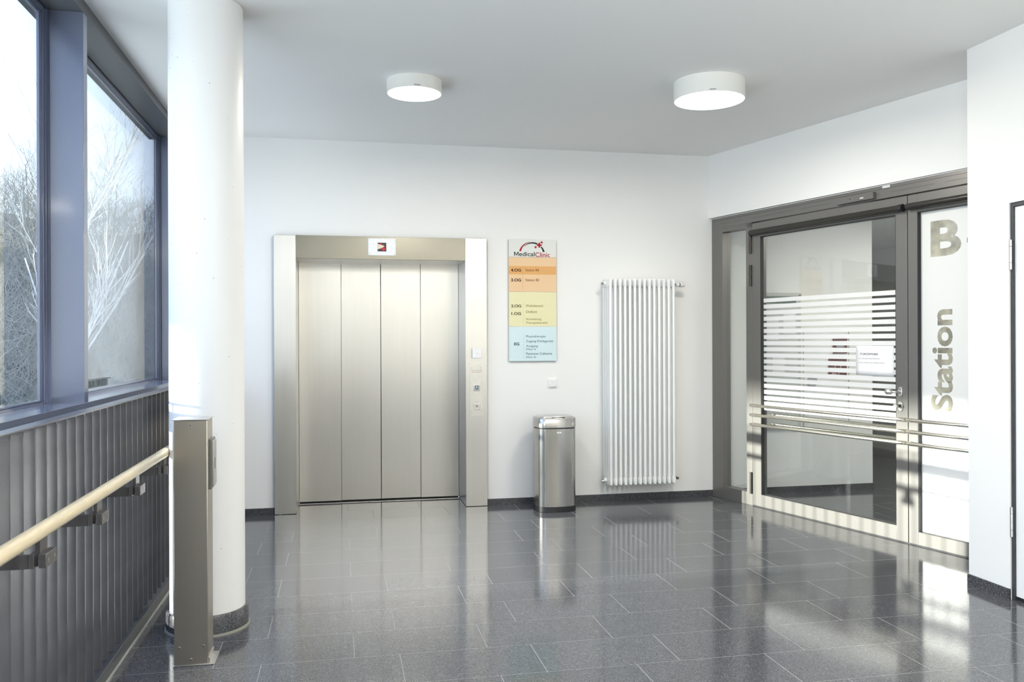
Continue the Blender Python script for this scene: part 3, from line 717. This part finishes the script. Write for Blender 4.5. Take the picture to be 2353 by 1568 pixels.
# white film leaf with clear letters
MB(DF).box(2.144, 2.792, -.036, -.028, .092, 2.304).build('film_panel', MW['film'], d2)
L2 = Fr(DF(0, -.028, 0), T, N)
text('lettering', 'B', MW['letter'], d2, L2, 2.2275, 2.453, 1.981, 2.223, .0008, .035)
text('lettering', '4', MW['letter'], d2, L2, 2.494, 2.68, 1.981, 2.223, .0008, .035)
text('lettering', 'Station', MW['letter'], d2, L2, 2.2265, 2.389, .941, 1.623, .0008, .030, swap=True)
# push bars
def grab(d_, s0, s1, z, back=False):
    path = [(s0+.012, 0, z), (s0+.012, .022, z), (s0+.02, .042, z), (s0+.045, .055, z), (s1-.045, .055, z), (s1-.02, .042, z), (s1-.012, .022, z), (s1-.012, 0, z)]
    if back: path = [(a, -.062-b_, c) for a, b_, c in path]
    o = MB(DF).tube(path, .0135, 16).build('push_bar', MW['tube'], d_)
    return o
for z in (.865, .784, .703):
    grab(d1, .53, 2.062, z); grab(d2, 2.076, 2.84, z)
for z in (.865, .784, .703): grab(d1, .66, 2.06, z, True)
# door closers (round track)
def closer(d_, s0, s1):
    o = MB(DF).tube([(s0, .028, 2.338), (s1, .028, 2.338)], .024, 20).build('door_closer', MW['closer'], d_)
    MB(DF).tube([(s1-.03, .028, 2.338), (s1+.002, .028, 2.338)], .027, 20).build('end_cap', MW['black'], o)
    MB(DF).box(s0+.01, s1-.01, 0, .02, 2.325, 2.351).build('closer_bed', MW['closer'], o)
closer(d1, .534, 2.052); closer(d2, 2.086, 2.80)
for za, zb in ((2.166, 2.35), (1.886, 2.067), (.101, .285)):
    hg = MB(DF); zm = (za+zb)/2
    hg.tube([(.5125, .010, za), (.5125, .010, zm-.001)], .0125, 14).tube([(.5125, .010, zm+.001), (.5125, .010, zb)], .0125, 14)
    hg.build('hinge', MW['closer'], d1)
def stadium(x, z0, z1, rad, n=8):
    pts = []
    for a0, zc in ((0, z1-rad), (PI, z0+rad)):
        for k in range(n+1): a = a0+PI*k/n; pts.append((x+rad*math.cos(a), zc+rad*math.sin(a)))
    return pts
kn = MB(DF); kn.prism(stadium(2.010, 1.020, 1.090, .0165), .002, .012, 'y'); kn = kn.build('door_handle', MW['steel_plain'], d1, bevel=.002)
MB(DF).tube([(2.010, .010, 1.055), (2.010, .06, 1.055), (2.003, .066, 1.055), (1.975, .067, 1.055)], .0085, 14).build('handle_neck', MW['steel_plain'], kn)
MB(DF).ball((1.962, .067, 1.055), .024, 20, (1.25, 1, 1)).build('handle_knob', MW['steel_plain'], kn)
lk = MB(DF).prism(stadium(2.010, .918, .988, .0165), .002, .010, 'y').build('lock', MW['steel_plain'], d1, bevel=.002)
MB(DF).tube([(2.008, .008, .956), (2.008, .045, .956)], .0115, 16).build('lock_stem', MW['closer'], lk)
MB(DF).tube([(2.008, .043, .956), (2.008, .060, .956)], .0155, 16).build('lock_knob', MW['steel_plain'], lk)
MB(DF).box(.5, 2.9, -.06, -.001, 0, .007).build('threshold', MW['dark'], tf_)

# sensor and sticker on the frame head
sn = thing('motion_sensor', 'slim dark sensor box mounted on the metal frame above the glass door', 'sensor', tuple(DF(1.64, 0, 2.466)))
MB(DF).box(1.474, 1.806, .0006, .032, 2.441, 2.490).build('sensor_housing', MW['frame'], sn, bevel=.003)
DS = Fr(DF(0, .032, 0), T, N)
MB(DS).box(1.806-.10, 1.806, 0, .001, 2.442, 2.489).build('sensor_end', MW['frame'], sn)
disc('sensor_eye', MW['black'], sn, DS, 1.60, 2.467, .0045, 0, .001)
disc('sensor_eye', MW['brass'], sn, DS, 1.617, 2.467, .0045, 0, .001)
MB(DS).box(1.690, 1.722, .0, .0012, 2.456, 2.463).build('maker_label', MW['white'], sn)
stk = MB(DF).box(1.862, 1.925, .0006, .0012, 2.507, 2.522).build('sticker', MW['paper'], None)
tag(stk, 'tiny white sticker on the door frame above the sensor box', 'sticker')
for q in range(7): MB(DF).box(1.868+q*.0076, 1.872+q*.0076, .0012, .0014, 2.511, 2.518).build('sticker_print', MW['inkgrey'], stk)

# paper notice taped on the door glass
pn = MB(DF)
nx, nz = 8, 6; gv = []
for i in range(nx+1):
    rowv = []
    for j in range(nz+1):
        s_ = 1.599+(1.931-1.599)*i/nx; z_ = 1.160+(1.376-1.160)*j/nz - (.006*(i/nx)*(1-j/nz))
        rowv.append(pn.V(s_, -.0255+.003*max(0, (i/nx-.6))*math.sin(j*1.3), z_))
    gv.append(rowv)
for i in range(nx):
    for j in range(nz): pn.F([gv[i][j], gv[i+1][j], gv[i+1][j+1], gv[i][j+1]], True)
pn = pn.build('paper_notice', MW['paper'], None)
md = pn.modifiers.new('thick', 'SOLIDIFY'); md.thickness = .0004; md.offset = 0
tag(pn, 'white paper notice taped on the striped glass door', 'notice')
PF = Fr(DF(0, -.0245, 0), T, N)
NX = lambda q: 1.599+(q-103)/762*.332; NZ = lambda q: 1.376-(q-138)/605*.214
text('notice_text', 'TÜRÖFFNER', MW['ink'], pn, PF, NX(185), NX(560), NZ(332), NZ(280), .0003, .008)
text('notice_text', 'IST AN DER FENSTERFRONT', MW['inkgrey'], pn, PF, NX(175), NX(600), NZ(417), NZ(392), .0003)
text('notice_text', 'LINKS NEBEN DER WEIßEN SÄULE', MW['inkgrey'], pn, PF, NX(165), NX(690), NZ(500), NZ(473), .0003)

# ================================================================== CORRIDOR BEHIND THE GLASS
CZ = 2.54
MB().prism([(3.48, 7.0), (4.15, 4.5), (7.2, 4.5), (7.2, 11.2), (4.97, 11.2), (4.97, 7.66), (3.48, 7.66)], CZ+.06, CZ+.2).build('ceiling_corridor', MW['ceil'], kind='structure')
MB().box(6.9, 7.1, 3.9, 11.2, 0, CZ+.1).box(4.97, 7.0, 11.0, 11.2, 0, CZ+.1).box(4.62, 7.0, 4.0, 4.15, 0, CZ+.1).build('wall_corridor', MW['wall'], kind='structure')
MB().box(4.97, 4.975, YB+.4, 11.0, 0, CZ+.1).build('wall_passage', MW['wall'], kind='structure')
nb = thing('notice_board', 'glazed notice board on the wall behind the striped door glass', 'board', (4.05, YB, 1.4))
MB(SF).box(3.80, 4.19, 0, .03, .60, 1.85).build('board_face', MW['board'], nb)
MB(SF).box(3.78, 4.21, .0, .036, 1.83, 1.86).box(4.185, 4.205, 0, .036, .6, 1.84).build('board_frame', simple('pale_board_frame', (.55, .55, .52), .4), nb)
MB(SF).box(3.82, 4.16, .03, .031, 1.76, 1.825).build('header_strip', simple('board_header_green', (.06, .12, .08), .4), nb)
for x, z0_ in ((3.86, 1.42), (4.03, 1.48), (3.92, 1.10)): MB(SF).box(x, x+.12, .03, .0315, z0_, z0_+.19).build('posted_sheet', MW['paper'], nb)
rp1 = MB(SF).box(4.553, 4.698, 0, .012, 1.294, 1.439).build('wall_poster', MW['redposter'], None); tag(rp1, 'small dark red poster on the wall behind the glass door, the upper one', 'poster')
MB(SF).box(4.585, 4.665, .012, .0125, 1.35, 1.41).build('poster_print', MW['inkgrey'], rp1)
rp2 = MB(SF).box(4.507, 4.692, 0, .012, 1.071, 1.258).build('wall_poster', MW['redposter'], None); tag(rp2, 'larger dark red poster on the wall behind the glass door, the lower one', 'poster')
text('poster_print', '27', simple('poster_pale_pink', (.45, .3, .3), .5), rp2, Fr((0, YB-.012, 0), (1, 0, 0), (0, -1, 0)), 4.53, 4.65, 1.09, 1.22, .0004)
for x in (4.249, 4.72): MB(SF).box(x-.004, x+.004, 0, .006, .6, 1.5).build('trim_%d' % (10+int(x*10) % 5), MW['door_steel'], kind='structure')
cl = thing('wall_clock', 'small round grey disc on the wall behind the lower door stripes', 'clock', (4.334, YB, 1.03))
disc('clock_body', MW['inkgrey'], cl, SF, 4.334, 1.031, .05, 0, .02, 28)
MB().box(5.6, 5.63, 10.95, 11.0, 0, 2.1).box(5.63, 5.85, 10.96, 11.0, 0, 2.1).build('door_4', MW['tan'], kind='structure')
MB().box(6.15, 6.9, 10.94, 11.0, 0, 2.3).build('door_5', MW['frame'], kind='structure')

# ================================================================== CEILING LAMPS
def lamp(x, y, rad, h, label, power):
    l_ = thing('ceiling_lamp', label, 'lamp', (x, y, CEIL), 'round flat ceiling lamps')
    MB().lathe([(0, CEIL-.0005), (rad, CEIL-.0005), (rad, CEIL-h), (rad-.004, CEIL-h-.001), (rad-.006, CEIL-h+.002), (0, CEIL-h+.002)], (x, y), 72).build('lamp_housing', MW['lamp'], l_)
    MB().lathe([(0, CEIL-h-.001), (rad-.007, CEIL-h-.0005), (rad-.007, CEIL-h+.001), (0, CEIL-h+.001)], (x, y), 72).build('lamp_diffuser', MW['diff'], l_)
    # type plate on the rim facing the viewer
    a = math.atan2(-y, -x); a += .1
    MB(Fr((x+rad*math.cos(a), y+rad*math.sin(a), CEIL-h+.006), (-math.sin(a), math.cos(a), 0), (math.cos(a), math.sin(a), 0))).box(-.02, .02, -.001, .001, 0, .006).build('type_plate', MW['inkgrey'], l_)
    d = bpy.data.lights.new('lamp_light', 'AREA'); d.shape = 'DISK'; d.size = rad*1.9; d.energy = power; d.color = (1, .95, .86)
    o = bpy.data.objects.new('lamp_light', d); COL.objects.link(o); o.location = (x, y, CEIL-h-.004)
lamp(.473, 5.489, .177, .083, 'round white ceiling lamp hanging above the lift side, the smaller looking one', 28)
lamp(2.362, 5.153, .228, .120, 'larger round white ceiling lamp above the radiator and glass doors', 34)
lamp(.9, 1.6, .2, .1, 'unseen round white ceiling lamp added behind the viewer near the middle', 40)  # this and the lamps below are unseen extras added to brighten the hall
lamp(.4, -1.7, .2, .1, 'unseen round white ceiling lamp added near the rear wall on the window side', 32)
lamp(2.4, -1.7, .2, .1, 'unseen round white ceiling lamp added near the rear wall away from the windows', 32)
lamp(2.6, .4, .2, .1, 'unseen round white ceiling lamp added behind the viewer near the right wall', 40)
dcl = bpy.data.lights.new('corridor_light', 'AREA'); dcl.size = 1.0; dcl.energy = 44; dcl.color = (1, .97, .88)
ocl = bpy.data.objects.new('corridor_light', dcl); COL.objects.link(ocl); ocl.location = (5.2, 5.7, CZ+.04)

# ================================================================== OUTSIDE
# unseen blocks with a gap between, added to keep the low sun off most of this front
nb_ = thing('sun_blocker', 'pale unseen blocks added outside the windows to mask the low sun', 'blocker', (-27, 4, -6))
MB().box(-29, -26, -22, 3.35, -8, 7.2).build('blocker_side', MW['facade'], nb_)
MB().box(-29, -26, 5.85, 10.5, -8, 7.2).build('blocker_side', MW['facade'], nb_)
MB().box(-29, -26, 3.35, 5.85, 4.35, 7.4).build('blocker_lintel', MW['facade'], nb_)
# wooded slope
random.seed(11)
def terr(x, y):
    dd = math.hypot(x, y)
    t_ = max(0, min(1, (dd-9)/30))
    return -5.2+11.3*(t_**.85)+.35*math.sin(x*.7+y*.3)+.25*math.sin(y*.9-x*.4)
g_ = MB(); nx, ny = 46, 46; GV = []
for i in range(nx+1):
    GV.append([])
    for j in range(ny+1):
        x = -34+32.2*i/nx; y = 9+50*j/ny
        GV[-1].append(g_.bm.verts.new((x, y, terr(x, y))))
for i in range(nx):
    for j in range(ny): g_.F([GV[i][j], GV[i+1][j], GV[i+1][j+1], GV[i][j+1]], True)
hs = g_.build('wooded_hillside', MW['ground'], None); hs['kind'] = 'structure'

def grow(m_, p, d, L, rad, lvl, maxl, spread, seg=3, up=.02):
    pts = [p]; rs = [rad]; q = p.copy(); dd = d.copy()
    for i in range(seg):
        dd = (dd+Vector((random.uniform(-1, 1), random.uniform(-1, 1), random.uniform(-.5, 1)))*.13+Vector((0, 0, up))).normalized()
        q = q+dd*(L/seg); pts.append(q.copy()); rs.append(rad*(1-.5*(i+1)/seg))
    m_.tube([tuple(a) for a in pts], rs, 3 if lvl > 0 else 6, cap=False, sm=False)
    if lvl >= maxl: return
    nch = {0: 9, 1: 6, 2: 5, 3: 4}[lvl] if maxl > 3 else {0: 9, 1: 7, 2: 6}[lvl]
    for k in range(nch):
        t_ = random.uniform(.25, 1.0) if lvl == 0 else random.uniform(.15, 1.0)
        idx = min(seg-1, int(t_*seg)); fr_ = t_*seg-idx
        pp = pts[idx].lerp(pts[idx+1], fr_)
        side = Vector((random.uniform(-1, 1), random.uniform(-1, 1), random.uniform(-.2, .5))).normalized()
        nd_ = (dd+side*spread).normalized()
        grow(m_, pp, nd_, L*random.uniform(.36, .6)*(1.15 if lvl == 0 else 1), rs[idx]*.5, lvl+1, maxl, spread, 3, up)
def tree_proto(nm, mat, h, rad, maxl, spread, seed, stems=1):
    random.seed(seed); m_ = MB()
    for s_ in range(stems):
        d = Vector((0, 0, 1)) if stems == 1 else Vector((random.uniform(-.6, .6), random.uniform(-.6, .6), 1)).normalized()
        grow(m_, Vector((random.uniform(-.2, .2)*(stems > 1), random.uniform(-.2, .2)*(stems > 1), -.3)), d, h*(1 if stems == 1 else random.uniform(.6, 1)), rad, 0, maxl, spread, 5 if stems == 1 else 4)
    o = m_.build(nm, mat, None); return o
protos = [tree_proto('bare_tree', MW['twig'], 6.0, .06, 4, .85, 1), tree_proto('bare_tree', MW['twig2'], 6.6, .07, 4, .75, 2), tree_proto('bare_tree', MW['twig'], 5.2, .055, 4, 1.0, 3)]
shrubs = [tree_proto('bare_shrub', MW['twig'], 2.4, .011, 3, .95, 7, 16), tree_proto('bare_shrub', MW['twig2'], 2.2, .011, 3, .95, 8, 14)]
used = set()
def plant(pr_, x, y, sc, rz, label, group, z=None):
    if pr_.name not in used: o = pr_; used.add(pr_.name)
    else: o = pr_.copy(); COL.objects.link(o)
    o.location = (x, y, terr(x, y)-.1 if z is None else z); o.rotation_euler = (0, 0, rz); o.scale = (sc, sc, sc)
    tag(o, label, 'tree' if 'tree' in label else 'shrub', group); return o
random.seed(21)
TL = 'bare leafless tree on the sunlit hillside outside the windows'
HT = {p.name: max(v_.co.z for v_ in p.data.vertices) for p in protos+shrubs}
spots = []
for k in range(34):
    for tr_ in range(60):
        az = random.uniform(9.5, 22.0); dd = random.uniform(23, 38)
        if all(math.hypot((az-a_)*dd*.0175, dd-d_) > 1.9 for a_, d_ in spots): break
    spots.append((az, dd))
for k, (az, dd) in enumerate(spots):
    a_ = math.radians(az); x, y = -dd*math.sin(a_), dd*math.cos(a_)
    el = random.uniform(10.0, 13.0) if dd > 30 else random.uniform(5.5, 9.5)
    if 17.3 < az < 18.6 and dd > 30: el = 13.4
    top = H+dd*math.tan(math.radians(el)); pr_ = protos[k % 3]
    plant(pr_, x, y, (top-terr(x, y)+.1)/HT[pr_.data.name], random.uniform(0, 6.28), TL, 'bare trees on the hillside')
SL = 'low tangled bare shrub growing on the slope below the trees'
for k in range(16):
    az = math.radians(9.8+12.2*((k*.618) % 1)); dd = 12+11*k/16
    x, y = -dd*math.sin(az), dd*math.cos(az); top = H+dd*math.tan(math.radians(random.uniform(-1.5, 3.5)))
    plant(shrubs[k % 2], x, y, (top-terr(x, y))/HT[shrubs[k % 2].data.name], random.uniform(0, 6.28), SL, 'shrubs on the slope')
# uncountable tangle of twigs over the whole slope
random.seed(77); tk = MB()
for k in range(15000):
    az = math.radians(random.uniform(8.5, 23)); dd = 11+28*random.random()**.8
    x, y = -dd*math.sin(az), dd*math.cos(az); z0_ = terr(x, y)+random.uniform(-.1, 1.6)
    d_ = Vector((random.gauss(0, .6), random.gauss(0, .6), random.uniform(.1, 1.2))).normalized(); L_ = random.uniform(.3, 1.3); p_ = Vector((x, y, z0_)); w_ = random.uniform(.0035, .009)
    q_ = p_+d_*L_*.5+Vector((random.uniform(-.1, .1), random.uniform(-.1, .1), 0)); e_ = q_+(d_+Vector((random.uniform(-.4, .4), random.uniform(-.4, .4), .1))).normalized()*L_*.5
    tk.tube([tuple(p_), tuple(q_), tuple(e_)], [w_, w_*.8, w_*.3], 3, cap=False, sm=False)
tk = tk.build('thicket', MW['twig'], None); tag(tk, 'dense tangle of dry twigs covering the slope outside', 'undergrowth', None, 'stuff')
# near shrub whose pale twigs stand right outside the second pane
for (az, dd, sc, lb) in ((12.0, 12.5, 6.3, 'pale bushy shrub close outside the pane beside the pillar'), (18.5, 9.3, -2.2, 'twiggy shrub close outside the pane nearest the viewer')):
    a = math.radians(az); x, y = -dd*math.sin(a), dd*math.cos(a)
    z_ = terr(x, y)-.1; plant(shrubs[0], x, y, (H+dd*math.tan(math.radians(sc))-z_)/HT[shrubs[0].data.name], az, lb, None, z=z_)
random.seed(5)
bt_ = MB(); grow(bt_, Vector((0, 0, 0)), Vector((.1, -.05, 1)).normalized(), 5.0, .075, 0, 3, .55, 6)
bt_ = bt_.build('birch_tree', MW['birch'], None)
a = math.radians(18.1); bt_.location = (-17.5*math.sin(a), 17.5*math.cos(a), -1.6)
tag(bt_, 'slender birch tree with pale trunk among the grey trees', 'tree')
